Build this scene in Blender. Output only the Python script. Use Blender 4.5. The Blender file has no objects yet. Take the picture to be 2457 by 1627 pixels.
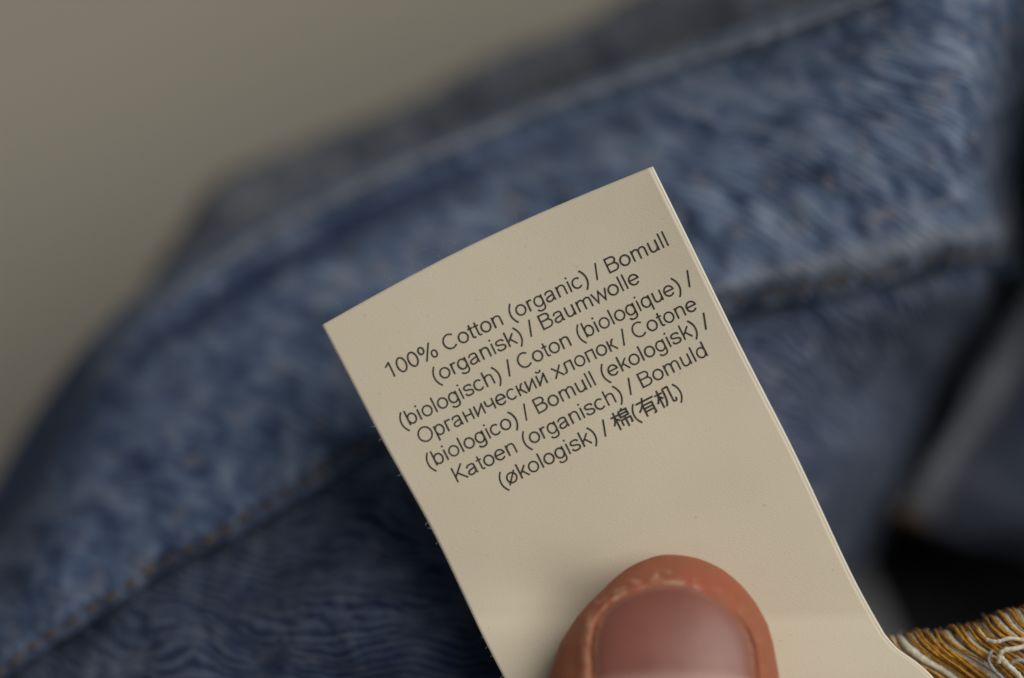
import bpy, math, random
import numpy as np
from mathutils import Vector, noise, Matrix

random.seed(7)
MM = 0.001
SCENE = bpy.context.scene
COL = SCENE.collection

# ------------------------------------------------------------------ camera, world, lamps
D = 250.0            # camera to label, millimetres
FRAME = 84.0         # width of the field at the label, millimetres
LABEL_H = 92.0       # label height above the table, millimetres

cam_data = bpy.data.cameras.new('camera')
cam = bpy.data.objects.new('camera', cam_data); COL.objects.link(cam)
cam.location = (0, 0, (LABEL_H + D) * MM)
cam_data.sensor_width = 36.0
cam_data.lens = 36.0 * D / FRAME
cam_data.clip_start = 0.01; cam_data.clip_end = 20
cam_data.dof.use_dof = True
cam_data.dof.focus_distance = (D - 1.1) * MM
cam_data.dof.aperture_fstop = 5.0
SCENE.camera = cam

world = bpy.data.worlds.new('World'); SCENE.world = world; world.use_nodes = True
bg = world.node_tree.nodes['Background']
bg.inputs[0].default_value = (0.86, 0.93, 1.0, 1); bg.inputs[1].default_value = 0.125

def area_lamp(name, loc, target, size, size_y, power, col):
    d = bpy.data.lights.new(name, 'AREA'); d.shape = 'RECTANGLE'
    d.size = size; d.size_y = size_y; d.energy = power; d.color = col
    o = bpy.data.objects.new(name, d); COL.objects.link(o); o.location = loc
    o.rotation_euler = (Vector(target) - Vector(loc)).to_track_quat('-Z', 'Y').to_euler()
    return o
# daylight from a window to the right of the table
area_lamp('window_light', (0.80, 0.52, 1.02), (0, 0, 0.05), 1.25, 1.25, 16.6, (1.0, 0.965, 0.90))

SCENE.view_settings.view_transform = 'Standard'
SCENE.view_settings.look = 'None'
SCENE.view_settings.exposure = 0.0
SCENE.view_settings.gamma = 1.0
SCENE.view_settings.use_curve_mapping = False
SCENE.cycles.use_denoising = True

# ------------------------------------------------------------------ helpers
K = FRAME / 2457.0
def at(u, v, z):
    """photograph coordinate (2457 x 1627) at z millimetres above the label plane -> metres"""
    f = K * (D - z) / D
    return Vector(((u - 1228.5) * f * MM, -(v - 813.5) * f * MM, (LABEL_H + z) * MM))

ZS = 1.28
def atj(u, v, z): return at(u, v, z * ZS)     # points on the jeans

def tag(o, label=None, cat=None, group=None, kind=None):
    if label: o['label'] = label
    if cat: o['category'] = cat
    if group: o['group'] = group
    if kind: o['kind'] = kind
    return o
def empty(name, loc):
    o = bpy.data.objects.new(name, None); COL.objects.link(o); o.location = loc
    o.empty_display_size = 0.01
    return o
def link(name, me, mat, parent=None, smooth=True):
    o = bpy.data.objects.new(name, me); COL.objects.link(o)
    if mat is not None and not me.materials: me.materials.append(mat)
    if smooth: me.polygons.foreach_set('use_smooth', [True] * len(me.polygons))
    if parent is not None:
        o.parent = parent
        w = Matrix.Identity(4); p = parent
        while p is not None:
            w = Matrix.Translation(p.location) @ w; p = p.parent
        o.matrix_parent_inverse = w.inverted()
    return o

def smooth(a, b, x):
    t = min(max((x - a) / (b - a), 0), 1); return t * t * (3 - 2 * t)
def catmull(P, n):
    P = np.asarray(P, float)
    seg = np.linalg.norm(np.diff(P, axis=0), axis=1) ** 0.5
    t = np.concatenate([[0], np.cumsum(seg)])
    # finite-difference tangents (non-uniform), cubic Hermite
    m = np.zeros_like(P)
    for i in range(len(P)):
        if i == 0: m[i] = (P[1] - P[0]) / (t[1] - t[0])
        elif i == len(P) - 1: m[i] = (P[-1] - P[-2]) / (t[-1] - t[-2])
        else:
            a, b = t[i] - t[i-1], t[i+1] - t[i]
            m[i] = ((P[i] - P[i-1]) / a * b + (P[i+1] - P[i]) / b * a) / (a + b)
    q = np.linspace(0, t[-1], n)
    k = np.clip(np.searchsorted(t, q, side='right') - 1, 0, len(P) - 2)
    h = (t[k+1] - t[k]); s = ((q - t[k]) / h)[:, None]; h = h[:, None]
    return ((2*s**3 - 3*s**2 + 1) * P[k] + (s**3 - 2*s**2 + s) * h * m[k]
            + (-2*s**3 + 3*s**2) * P[k+1] + (s**3 - s**2) * h * m[k+1])

def loft(rows, nu, nv, jeans_depth=True):
    """rows of (u, v, z) control points -> (nv, nu, 3) grid of metres"""
    R = np.array([catmull([tuple((atj if jeans_depth else at)(*p)) for p in r], nu) for r in rows])
    return np.stack([catmull(R[:, j], nv) for j in range(nu)], axis=1)

def grid_normals(G):
    du = np.gradient(G, axis=1); dv = np.gradient(G, axis=0)
    n = np.cross(du, dv); n /= np.linalg.norm(n, axis=2, keepdims=True) + 1e-12
    if n[..., 2].mean() < 0: n = -n
    return n

def fnoise(p, scale, seed=0.0):
    return noise.noise(Vector((p[0] / MM / scale + seed, p[1] / MM / scale - seed, seed * .37)))

def ripple(G, terms, calm=0):
    """push a grid along its normals by soft noise: (amplitude mm, wavelength mm, seed)"""
    N = grid_normals(G); out = G.copy()
    for j in range(G.shape[0]):
        for i in range(G.shape[1]):
            h = sum(a * fnoise(G[j, i], w, s) for a, w, s in terms)
            out[j, i] += N[j, i] * h * MM * (smooth(calm * .3, calm, j) if calm else 1)
    return out

def grid_mesh(name, G, uv_off=(0, 0), thick=None):
    nv, nu = G.shape[:2]
    verts = G.reshape(-1, 3)
    idx = np.arange(nu * nv).reshape(nv, nu)
    q = np.stack([idx[:-1, :-1], idx[:-1, 1:], idx[1:, 1:], idx[1:, :-1]], axis=-1).reshape(-1, 4)
    a, b, c = verts[q[:, 0]], verts[q[:, 1]], verts[q[:, 3]]
    if np.cross(b - a, c - a)[:, 2].sum() < 0: q = q[:, ::-1]
    U = np.concatenate([np.zeros((nv, 1)), np.cumsum(np.linalg.norm(np.diff(G, axis=1), axis=2), axis=1)], axis=1)
    V = np.concatenate([np.zeros((1, nu)), np.cumsum(np.linalg.norm(np.diff(G, axis=0), axis=2), axis=0)], axis=0)
    U = U - U[:, nu // 2:nu // 2 + 1]; V = V - V[nv // 2:nv // 2 + 1, :]
    me = bpy.data.meshes.new(name)
    me.from_pydata(verts.tolist(), [], q.tolist())
    uvl = me.uv_layers.new(name='UVMap')
    UV = np.stack([U.reshape(-1) / MM + uv_off[0], V.reshape(-1) / MM + uv_off[1]], axis=-1)
    li = np.zeros(len(me.loops), dtype=np.int32); me.loops.foreach_get('vertex_index', li)
    uvl.data.foreach_set('uv', UV[li].astype(np.float32).reshape(-1))
    me.update()
    return me

def cloth(name, G, mat, parent, thick=0.9, uv_off=(0, 0)):
    o = link(name, grid_mesh(name, G, uv_off), mat, parent)
    s = o.modifiers.new('thickness', 'SOLIDIFY'); s.thickness = thick * MM; s.offset = -1
    return o

def tube(name, pts, rad, mat, parent=None, sides=8, jitter=0.0):
    """tube with rounded ends along points (metres); rad in mm, scalar or list"""
    pts = [Vector(p) for p in pts]; n = len(pts)
    rr = [rad] * n if not hasattr(rad, '__len__') else list(rad)
    vs, fs = [], []
    up = Vector((0.13, 0.2, 1)).normalized()
    for i, p in enumerate(pts):
        d = (pts[min(i+1, n-1)] - pts[max(i-1, 0)]).normalized()
        a = d.cross(up).normalized(); b = a.cross(d)
        for k in range(sides):
            t = 2 * math.pi * k / sides
            r = rr[i] * (1 + jitter * (random.random() - .5)) * MM
            vs.append(p + (a * math.cos(t) + b * math.sin(t)) * r)
    for i in range(n - 1):
        for k in range(sides):
            k2 = (k + 1) % sides
            fs.append((i*sides+k, i*sides+k2, (i+1)*sides+k2, (i+1)*sides+k))
    fs.append(tuple(range(sides))[::-1]); fs.append(tuple((n-1)*sides + k for k in range(sides)))
    me = bpy.data.meshes.new(name); me.from_pydata([tuple(v) for v in vs], [], fs); me.update()
    return link(name, me, mat, parent)

# ------------------------------------------------------------------ materials
class NT:
    def __init__(self, name):
        self.m = bpy.data.materials.new(name); self.m.use_nodes = True
        self.t = self.m.node_tree; self.b = self.t.nodes['Principled BSDF']
    def n(self, kind, **kw):
        nd = self.t.nodes.new(kind)
        for k, v in kw.items():
            if k.startswith('i_'): nd.inputs[k[2:].replace('_', ' ')].default_value = v
            else: setattr(nd, k, v)
        return nd
    def l(self, a, b): self.t.links.new(a, b)
    def ramp(self, fac, stops):
        r = self.n('ShaderNodeValToRGB'); e = r.color_ramp.elements
        while len(e) < len(stops): e.new(0.5)
        for k, (p, c) in enumerate(stops): e[k].position = p; e[k].color = (*c, 1) if len(c) == 3 else c
        self.l(fac, r.inputs[0]); return r.outputs[0]
    def mix(self, fac, a, b, mode='MIX'):
        x = self.n('ShaderNodeMix', data_type='RGBA', blend_type=mode)
        for s, v in ((x.inputs[0], fac), (x.inputs[6], a), (x.inputs[7], b)):
            if isinstance(v, bpy.types.NodeSocket): self.l(v, s)
            elif hasattr(v, '__len__'): s.default_value = (*v, 1)
            else: s.default_value = v
        return x.outputs[2]
    def math(self, op, a, b=0.0):
        x = self.n('ShaderNodeMath', operation=op)
        for s, v in ((x.inputs[0], a), (x.inputs[1], b)):
            if isinstance(v, bpy.types.NodeSocket): self.l(v, s)
            else: s.default_value = v
        return x.outputs[0]
    def noise(self, vec, scale, detail=2.0, rough=0.5, dist=0.0):
        x = self.n('ShaderNodeTexNoise'); x.inputs['Scale'].default_value = scale
        x.inputs['Detail'].default_value = detail; x.inputs['Roughness'].default_value = rough
        x.inputs['Distortion'].default_value = dist
        self.l(vec, x.inputs['Vector']); return x.outputs['Fac']
    def mapping(self, vec, rot=0.0, scale=(1, 1, 1), loc=(0, 0, 0)):
        x = self.n('ShaderNodeMapping'); x.inputs['Rotation'].default_value = (0, 0, rot)
        x.inputs['Scale'].default_value = scale; x.inputs['Location'].default_value = loc
        self.l(vec, x.inputs['Vector']); return x.outputs[0]
    def bump(self, h, strength, dist):
        x = self.n('ShaderNodeBump'); x.inputs['Strength'].default_value = strength
        x.inputs['Distance'].default_value = dist
        self.l(h, x.inputs['Height']); self.l(x.outputs[0], self.b.inputs['Normal'])
    def out(self, col, rough=0.9, spec=0.2):
        if isinstance(col, bpy.types.NodeSocket): self.l(col, self.b.inputs['Base Color'])
        else: self.b.inputs['Base Color'].default_value = (*col, 1)
        if isinstance(rough, bpy.types.NodeSocket): self.l(rough, self.b.inputs['Roughness'])
        else: self.b.inputs['Roughness'].default_value = rough
        self.b.inputs['Specular IOR Level'].default_value = spec
        return self.m

def denim(name, dark, mid, pale, twill_rot=0.6, twill_amt=0.6, fleck=0.5, bump=0.6, ribs=0.5, aniso=(1.0, 0.45), warp=3.0, spread=0.15, yarn=(0.22, 1.7)):
    n = NT(name)
    uv = n.n('ShaderNodeUVMap', uv_map='UVMap').outputs[0]
    wn_ = n.n('ShaderNodeTexNoise'); wn_.inputs['Scale'].default_value = 0.11; wn_.inputs['Detail'].default_value = 2
    n.l(uv, wn_.inputs['Vector'])
    ctr = n.n('ShaderNodeVectorMath', operation='SUBTRACT'); n.l(wn_.outputs['Color'], ctr.inputs[0]); ctr.inputs[1].default_value = (.5, .5, .5)
    scl = n.n('ShaderNodeVectorMath', operation='SCALE'); n.l(ctr.outputs[0], scl.inputs[0]); scl.inputs['Scale'].default_value = warp
    add = n.n('ShaderNodeVectorMath', operation='ADD'); n.l(uv, add.inputs[0]); n.l(scl.outputs[0], add.inputs[1])
    wuv = add.outputs[0]
    # washed mottling, millimetre coordinates
    big = n.noise(uv, 0.13, 3, 0.6, 0.4)
    small = n.noise(n.mapping(uv, 0.0, (aniso[0], aniso[1], 1)), 0.55, 3, 0.55, 0.5)
    base = n.math('ADD', n.math('MULTIPLY', big, 0.40), n.math('MULTIPLY', small, 0.60))
    col = n.ramp(base, [(0.50 - spread, dark), (0.50, mid), (0.50 + spread, pale)])
    # twill: broken diagonal yarns, partly gathered into ribs
    streak = n.noise(n.mapping(n.mapping(wuv, twill_rot), 0.0, (yarn[0], yarn[1], 1)), 1.0, 3, 0.6, 0.35)
    w = n.n('ShaderNodeTexWave', wave_type='BANDS', bands_direction='Y', wave_profile='SIN')
    w.inputs['Scale'].default_value = 0.36; w.inputs['Distortion'].default_value = 4.0
    w.inputs['Detail'].default_value = 2; w.inputs['Detail Scale'].default_value = 0.22; w.inputs['Detail Roughness'].default_value = 0.6
    n.l(n.mapping(wuv, twill_rot, (1, 1, 1)), w.inputs['Vector'])
    wl_ = n.math('MULTIPLY', n.math('SUBTRACT', w.outputs['Fac'], 0.5), ribs)
    rib = n.math('ADD', streak, n.math('MULTIPLY', wl_, streak))
    ribr = n.ramp(rib, [(0.36, (0, 0, 0)), (0.64, (1, 1, 1))])
    lighter = n.mix(0.62, col, pale); darker = n.mix(0.62, col, dark)
    col2 = n.mix(twill_amt, col, n.mix(ribr, darker, lighter))
    # undyed pinkish-grey weft specks
    sp = n.noise(n.mapping(uv, 0.2, (1, 0.8, 1), (31, 7, 0)), 0.50, 2, 0.5, 0.5)
    spm = n.ramp(sp, [(0.56, (0, 0, 0)), (0.70, (fleck,) * 3)])
    col3 = n.mix(spm, col2, (0.25, 0.245, 0.285))
    # abrasion on seam ridges, darkened seam line and shade painted at the left (attributes made with the mesh)
    wear = n.n('ShaderNodeAttribute', attribute_name='wear').outputs['Fac']
    shade = n.n('ShaderNodeAttribute', attribute_name='painted_shade').outputs['Fac']
    wn = n.math('MULTIPLY', wear, n.ramp(n.noise(uv, 0.7, 3), [(0.25, (0.35,)*3), (0.65, (1, 1, 1))]))
    col3 = n.mix(wn, col3, (0.30, 0.305, 0.33))
    col3 = n.mix(shade, col3, dark)
    n.bump(n.math('ADD', rib, n.math('MULTIPLY', small, 0.8)), bump, 0.0006)
    m = n.out(col3, 0.95, 0.08)
    n.b.inputs['Sheen Weight'].default_value = 0.06
    return m

M = {}
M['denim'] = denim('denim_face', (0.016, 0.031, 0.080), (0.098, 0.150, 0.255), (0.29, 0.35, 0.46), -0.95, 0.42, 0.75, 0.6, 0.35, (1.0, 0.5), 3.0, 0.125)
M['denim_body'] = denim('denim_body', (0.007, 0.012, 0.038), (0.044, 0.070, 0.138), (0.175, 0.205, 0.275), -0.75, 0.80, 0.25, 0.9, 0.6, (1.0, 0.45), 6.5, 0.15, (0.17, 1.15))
M['denim_back'] = denim('denim_reverse', (0.038, 0.046, 0.070), (0.092, 0.102, 0.124), (0.18, 0.18, 0.19), -0.5, 0.4, 0.30, 0.6, 0.4)

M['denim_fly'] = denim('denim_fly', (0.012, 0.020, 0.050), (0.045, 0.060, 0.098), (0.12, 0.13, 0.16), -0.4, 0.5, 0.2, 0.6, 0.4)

n = NT('brown_thread'); tc = n.n('ShaderNodeTexCoord').outputs['Object']
M['brown'] = n.out(n.ramp(n.noise(tc, 900, 3), [(0.3, (0.055, 0.045, 0.038)), (0.7, (0.135, 0.090, 0.052))]), 0.85, 0.15)
def thread_mat(name, a, b, sc=2600):
    n = NT(name); tc = n.n('ShaderNodeTexCoord').outputs['Object']
    f = n.noise(tc, sc, 3, 0.6)
    n.bump(f, 0.5, 0.0001)
    n.b.inputs['Sheen Weight'].default_value = 0.1
    return n.out(n.ramp(f, [(0.3, a), (0.7, b)]), 0.6, 0.3)
M['gold'] = thread_mat('gold_thread', (0.24, 0.095, 0.004), (0.60, 0.30, 0.030))
M['cream_thread'] = thread_mat('cream_thread', (0.52, 0.45, 0.32), (0.82, 0.76, 0.62))
M['blue_thread'] = thread_mat('blue_thread', (0.13, 0.14, 0.17), (0.46, 0.46, 0.46))

n = NT('near_black_cloth'); tc = n.n('ShaderNodeTexCoord').outputs['Object']
M['black_cloth'] = n.out(n.ramp(n.noise(tc, 300, 2), [(0.3, (0.004, 0.004, 0.005)), (0.7, (0.008, 0.008, 0.009))]), 0.9, 0.05)

n = NT('grey_pocket_cotton'); tc = n.n('ShaderNodeTexCoord').outputs['Object']
M['pocket'] = n.out(n.ramp(n.noise(tc, 300, 2), [(0.3, (0.085, 0.085, 0.090)), (0.7, (0.11, 0.11, 0.115))]), 0.9, 0.1)
n = NT('table_taupe'); tc = n.n('ShaderNodeTexCoord').outputs['Object']
tn = n.noise(tc, 9, 4, 0.55)
M['table'] = n.out(n.ramp(tn, [(0.3, (0.335, 0.307, 0.250)), (0.7, (0.360, 0.330, 0.272))]), 0.75, 0.25)

n = NT('satin_label'); tc = n.n('ShaderNodeTexCoord').outputs['Object']
rot = math.radians(26)
weave = n.noise(n.mapping(tc, rot, (1, 2.2, 1)), 5200, 2, 0.6)
cloudy = n.noise(tc, 120, 3, 0.5)
specks = n.ramp(n.noise(tc, 2300, 1), [(0.74, (0, 0, 0)), (0.80, (0.35, 0.35, 0.35))])
lc = n.ramp(cloudy, [(0.3, (0.700, 0.605, 0.460)), (0.7, (0.730, 0.640, 0.490))])
lc = n.mix(specks, lc, (0.40, 0.35, 0.27))
n.bump(weave, 0.28, 0.00009)
M['label'] = n.out(lc, 0.55, 0.30)
n.b.inputs['Transmission Weight'].default_value = 0.0
n = NT('label_hem'); M['label_hem'] = n.out((0.80, 0.76, 0.64), 0.5, 0.35)
n = NT('black_ink'); tc = n.n('ShaderNodeTexCoord').outputs['Object']
M['ink'] = n.out(n.ramp(n.noise(tc, 2500, 2), [(0.3, (0.030, 0.027, 0.023)), (0.7, (0.075, 0.066, 0.053))]), 0.8, 0.2)

# ------------------------------------------------------------------ table
me = bpy.data.meshes.new('table_top')
me.from_pydata([(-1.2, -1.2, 0), (1.2, -1.2, 0), (1.2, 1.2, 0), (-1.2, 1.2, 0)], [], [(0, 1, 2, 3)])
tag(link('table', me, M['table'], smooth=False), 'plain taupe table surface under the jeans', None, None, 'structure')

# ------------------------------------------------------------------ jeans
jeans = tag(empty('jeans', (0, 0, 0)), 'crumpled faded blue denim jeans behind the care label', 'jeans')

# waistband: outer roll, seam line, crown, lower edge that folds under
wb_rows = [
    [(-160,1560,-39.0),(20,1290,-39.0),(180,1040,-38.0),(330,850,-38.0),(520,700,-38.0),(830,545,-40.0),(1320,350,-40.0),(1900,140,-34.0),(2300,10,-28.0),(2560,-30,-52.0),(2620,-20,-66.0)],
    [(-274,1410,-32.0),(-74,1250,-25.0),(76,1000,-27.0),(246,780,-26.0),(456,620,-29.0),(776,460,-31.0),(1276,260,-30.0),(1866,45,-23.0),(2286,-100,-16.0),(2546,-150,-44.0),(2606,-130,-64.0)],
    [(-250,1470,-24),(-30,1290,-21),(125,1045,-20.5),(285,815,-20),(476,665,-18.6),(790,483,-19),(1285,268,-18),(1870,78,-12.5),(2280,-60,-8),(2530,-90,-17),(2620,-70,-36)],
    [(-245,1475,-21),(-18,1296,-17.6),(134,1056,-18),(294,832,-18.6),(492,682,-19.2),(806,514,-20.4),(1298,306,-19.2),(1882,104,-13.6),(2286,-36,-8.6),(2525,-70,-17),(2615,-50,-36)],
    [(-220,1560,-15),(60,1330,-12.5),(250,1070,-14),(460,860,-15),(720,720,-16),(1040,560,-16.5),(1500,370,-14.5),(1950,220,-9.5),(2300,100,-6.5),(2470,70,-14),(2580,100,-34)],
    [(-200,1640,-11),(60,1440,-9.5),(330,1180,-11),(620,960,-12.5),(900,800,-13.5),(1260,620,-14),(1700,430,-11.5),(2070,320,-8),(2300,250,-7),(2420,250,-16),(2500,270,-40)],
    [(-180,1690,-9.5),(60,1500,-8.5),(360,1270,-9.6),(650,1085,-11),(920,930,-12),(1290,750,-12.6),(1730,585,-11),(2070,480,-9),(2310,430,-9),(2405,430,-21),(2450,440,-48)],
    [(-160,1720,-8.5),(30,1555,-7.7),(360,1340,-8.5),(650,1165,-9.5),(905,1022,-11),(1300,845,-11.3),(1745,688,-9.4),(2055,612,-9.6),(2350,560,-11),(2420,560,-24),(2440,570,-50)],
    [(-150,1750,-8.7),(20,1592,-8.1),(350,1376,-8.9),(650,1202,-9.9),(905,1062,-12.1),(1300,888,-11.4),(1745,738,-11.2),(2055,660,-11.4),(2350,604,-12.5),(2415,600,-25.0),(2435,600,-50.0)],
    [(-148,1775,-9.3),(26,1618,-8.5),(357,1400,-9.3),(657,1226,-10.3),(910,1086,-12.5),(1304,912,-12.0),(1748,762,-12.0),(2057,684,-12.2),(2350,628,-13.5),(2412,622,-26.0),(2432,622,-50.0)],
    [(-148,1780,-11.1),(27,1622,-10.1),(358,1404,-10.9),(658,1230,-11.9),(911,1090,-14.1),(1304,916,-13.6),(1748,766,-13.6),(2057,688,-13.8),(2350,632,-15.5),(2411,626,-28.0),(2430,626,-52.0)],
]
G = loft(wb_rows, 300, 190)
G = ripple(G, [(0.9, 9.0, 3.1), (0.35, 3.2, 8.4), (0.5, 22.0, 5.0)], 140)
WB = G
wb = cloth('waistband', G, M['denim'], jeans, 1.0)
def row_of(G, u, v, z):
    return int(np.linalg.norm(G - np.array(atj(u, v, z)), axis=2).min(axis=1).argmin())
r_ridge = row_of(G, 1745, 688, -9.6); r_crest = row_of(G, 790, 483, -19); r_seam = row_of(G, 815, 532, -20)
wear, shade = [], []
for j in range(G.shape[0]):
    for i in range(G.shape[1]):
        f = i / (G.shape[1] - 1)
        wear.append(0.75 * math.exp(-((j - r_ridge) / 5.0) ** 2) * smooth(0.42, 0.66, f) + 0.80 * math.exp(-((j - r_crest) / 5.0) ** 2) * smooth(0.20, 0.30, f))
        shade.append(max(0.9 * smooth(0.16, 0.30, f) * math.exp(-((j - r_seam - 4) / 7.0) ** 2) * (1 - 0.8 * smooth(0.40, 0.65, f)), 0.50 * (1 - smooth(0.05, 0.6, f)), 0.85 * (1 - smooth(r_seam, r_seam + 26, j)) * (1 - smooth(0.18, 0.32, f))))  # seam line, left side and rolled rim darkened in place of shade
for nm, data in (('wear', wear), ('painted_shade', shade)):
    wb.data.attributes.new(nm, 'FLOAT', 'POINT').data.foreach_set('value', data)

# trouser body below the waistband seam
body_rows = [
    [(-140,1700,-12.1),(30,1570,-11.1),(355,1365,-11.7),(655,1195,-12.7),(905,1055,-14.7),(1300,885,-14.2),(1745,735,-14.4),(2050,660,-14.6),(2330,606,-17.0),(2395,600,-30.0),(2410,600,-52.0)],
    [(-120,1800,-10.1),(60,1655,-9.1),(385,1432,-9.7),(680,1260,-10.7),(930,1120,-12.7),(1320,950,-12.6),(1755,805,-12.6),(2060,730,-13.0),(2310,690,-16.0),(2365,690,-30.0),(2385,690,-52.0)],
    [(-60,1900,-7.9),(160,1720,-6.7),(470,1510,-7.1),(740,1360,-8.1),(1000,1210,-8.6),(1380,1040,-11.0),(1780,900,-12.0),(2050,830,-15.0),(2250,810,-20.0),(2310,815,-34.0),(2330,815,-52.0)],
    [(60,2000,-5.6),(300,1800,-4.4),(580,1600,-4.6),(850,1450,-5.4),(1120,1310,-7.4),(1480,1140,-10.0),(1830,1010,-13.0),(2040,960,-18.0),(2180,950,-25.0),(2240,955,-36.0),(2260,960,-52.0)],
    [(260,2060,-5.4),(520,1860,-4.2),(760,1690,-4.0),(1010,1540,-4.6),(1280,1410,-6.6),(1600,1270,-9.0),(1880,1150,-12.0),(2040,1110,-18.0),(2130,1110,-26.0),(2180,1120,-38.0),(2190,1130,-52.0)],
    [(560,2120,-8.0),(760,1950,-6.0),(960,1800,-5.0),(1200,1670,-5.6),(1450,1540,-8.0),(1720,1420,-11.0),(1940,1310,-16.0),(2020,1280,-24.0),(2070,1270,-32.0),(2090,1270,-40.0),(2100,1270,-54.0)],
    [(860,2200,-20.0),(1000,2060,-18.0),(1180,1920,-17.0),(1400,1800,-18.0),(1600,1690,-20.0),(1800,1570,-24.0),(1950,1450,-30.0),(2000,1400,-36.0),(2030,1380,-40.0),(2050,1370,-46.0),(2060,1360,-56.0)],
]
G = loft(body_rows, 280, 200)
G = ripple(G, [(0.9, 9.0, 1.7), (0.6, 4.0, 6.3), (0.8, 24.0, 9.2)])
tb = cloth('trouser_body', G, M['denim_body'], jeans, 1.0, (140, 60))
tb.data.attributes.new('painted_shade', 'FLOAT', 'POINT').data.foreach_set('value',
    [(0.22 + 0.5 * smooth(0.1, 0.7, j / G.shape[0])) * (1 - smooth(0.25, 0.62, i / (G.shape[1] - 1))) for j in range(G.shape[0]) for i in range(G.shape[1])])  # shade put into the colour, deeper to the left and downward

# reverse-side facing that peeks out above the waistband
fc_rows = [
    [(250,905,-37.0),(330,800,-41.0),(430,590,-41.0),(560,455,-43.0),(700,405,-43.0),(1030,262,-43.0),(1500,55,-41.0),(1760,-60,-39.0),(2100,-200,-37.0)],
    [(215,930,-29.0),(285,800,-33.0),(405,585,-33.0),(535,425,-34.0),(690,362,-34.0),(1020,215,-34.0),(1490,8,-32.0),(1740,-115,-30.0),(2100,-270,-28.0)],
    [(225,930,-25.0),(300,815,-28.0),(425,600,-28.0),(555,450,-28.5),(700,392,-29.0),(1030,245,-29.0),(1500,40,-27.0),(1750,-80,-25.0),(2100,-230,-23.0)],
    [(260,930,-25.0),(330,835,-27.0),(440,690,-26.0),(580,560,-27.0),(730,490,-27.5),(1060,350,-29.5),(1520,150,-27.0),(1780,45,-24.0),(2100,-80,-22.0)],
    [(270,925,-26.0),(345,835,-28.0),(455,715,-27.0),(600,605,-27.0),(750,530,-27.0),(1080,392,-29.0),(1540,198,-26.0),(1800,95,-22.0),(2100,-20,-20.0)],
    [(275,920,-26.5),(350,832,-28.0),(462,718,-27.0),(612,622,-26.0),(762,548,-26.0),(1092,410,-27.5),(1552,222,-24.0),(1812,118,-20.0),(2100,5,-18.0)],
    [(300,930,-29.0),(375,850,-30.5),(485,745,-30.0),(640,655,-30.0),(790,580,-31.0),(1120,440,-33.0),(1580,255,-30.0),(1835,155,-27.0),(2100,60,-25.0)],
]
G = loft(fc_rows, 220, 90)
G = ripple(G, [(0.8, 8.0, 2.2), (0.4, 3.5, 4.4)])
FC = G
cloth('waistband_facing', G, M['denim_back'], jeans, 1.2, (60, 200))

# added denim hump out of view, shades the right edge and opening
hump_rows = [
    [(2690,-500,-66.0),(2710,0,-66.0),(2730,400,-66.0),(2770,800,-66.0),(2830,1300,-66.0)],
    [(2670,-500,-49.0),(2690,0,-49.0),(2720,400,-53.0),(2770,800,-59.0),(2830,1300,-65.0)],
    [(2710,-500,-17.0),(2730,0,-15.0),(2770,400,-21.0),(2850,800,-33.0),(2910,1300,-49.0)],
    [(2850,-500,-1.0),(2870,0,1.0),(2920,400,-7.0),(2990,800,-23.0),(3030,1300,-43.0)],
    [(3070,-500,1.0),(3090,0,3.0),(3130,400,-5.0),(3190,800,-23.0),(3190,1300,-45.0)],
    [(3330,-500,-19.0),(3350,0,-19.0),(3370,400,-27.0),(3390,800,-43.0),(3390,1300,-59.0)],
    [(3430,-500,-66.0),(3450,0,-66.0),(3470,400,-66.0),(3490,800,-66.0),(3490,1300,-66.0)],
]
G = ripple(loft(hump_rows, 110, 90), [(1.4, 12.0, 3.3), (0.4, 3.5, 7.7)])
cloth('shade_hump', G, M['denim_body'], jeans, 1.0, (520, 90))

# turned grey edge and blue panel across the dark opening
fl_rows = [
    [(2680,330,-50),(2600,480,-50),(2495,655,-48),(2395,840,-46),(2305,1005,-44),(2215,1140,-43),(2170,1228,-42)],
    [(2630,330,-42),(2550,470,-41),(2445,650,-39),(2350,835,-37),(2265,1000,-36),(2180,1135,-36),(2135,1238,-37)],
    [(2660,340,-36),(2585,480,-35),(2480,660,-33),(2385,845,-32),(2295,1010,-31),(2205,1145,-32),(2150,1246,-34)],
    [(2700,360,-35),(2625,500,-34),(2522,680,-32),(2425,865,-31),(2335,1030,-31),(2245,1165,-32),(2185,1254,-35)],
    [(2730,380,-38),(2655,520,-37),(2550,700,-35.5),(2452,885,-35),(2362,1050,-35),(2280,1180,-36),(2225,1262,-38)],
    [(2820,430,-36),(2740,570,-36),(2640,750,-35),(2540,930,-35),(2450,1090,-35.5),(2360,1215,-37),(2310,1280,-40)],
    [(3000,560,-36),(2920,690,-36),(2820,850,-36),(2720,1010,-36),(2600,1150,-37),(2520,1260,-38),(2470,1320,-42)],
    [(3140,700,-42),(3060,820,-42),(2960,960,-42),(2850,1100,-42),(2750,1230,-43),(2670,1330,-44),(2610,1400,-50)],
]
G = loft(fl_rows, 140, 110)
G = ripple(G, [(0.7, 9.0, 5.2), (0.3, 3.0, 1.4)])
FL = G
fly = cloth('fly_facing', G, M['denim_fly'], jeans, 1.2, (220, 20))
ra = row_of(G, 2480, 660, -33); rb = row_of(G, 2522, 680, -32)
fly.data.attributes.new('wear', 'FLOAT', 'POINT').data.foreach_set('value',
    [0.8 * math.exp(-((j - (ra + rb) / 2) / 9.0) ** 2) for j in range(G.shape[0]) for i in range(G.shape[1])])

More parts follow.
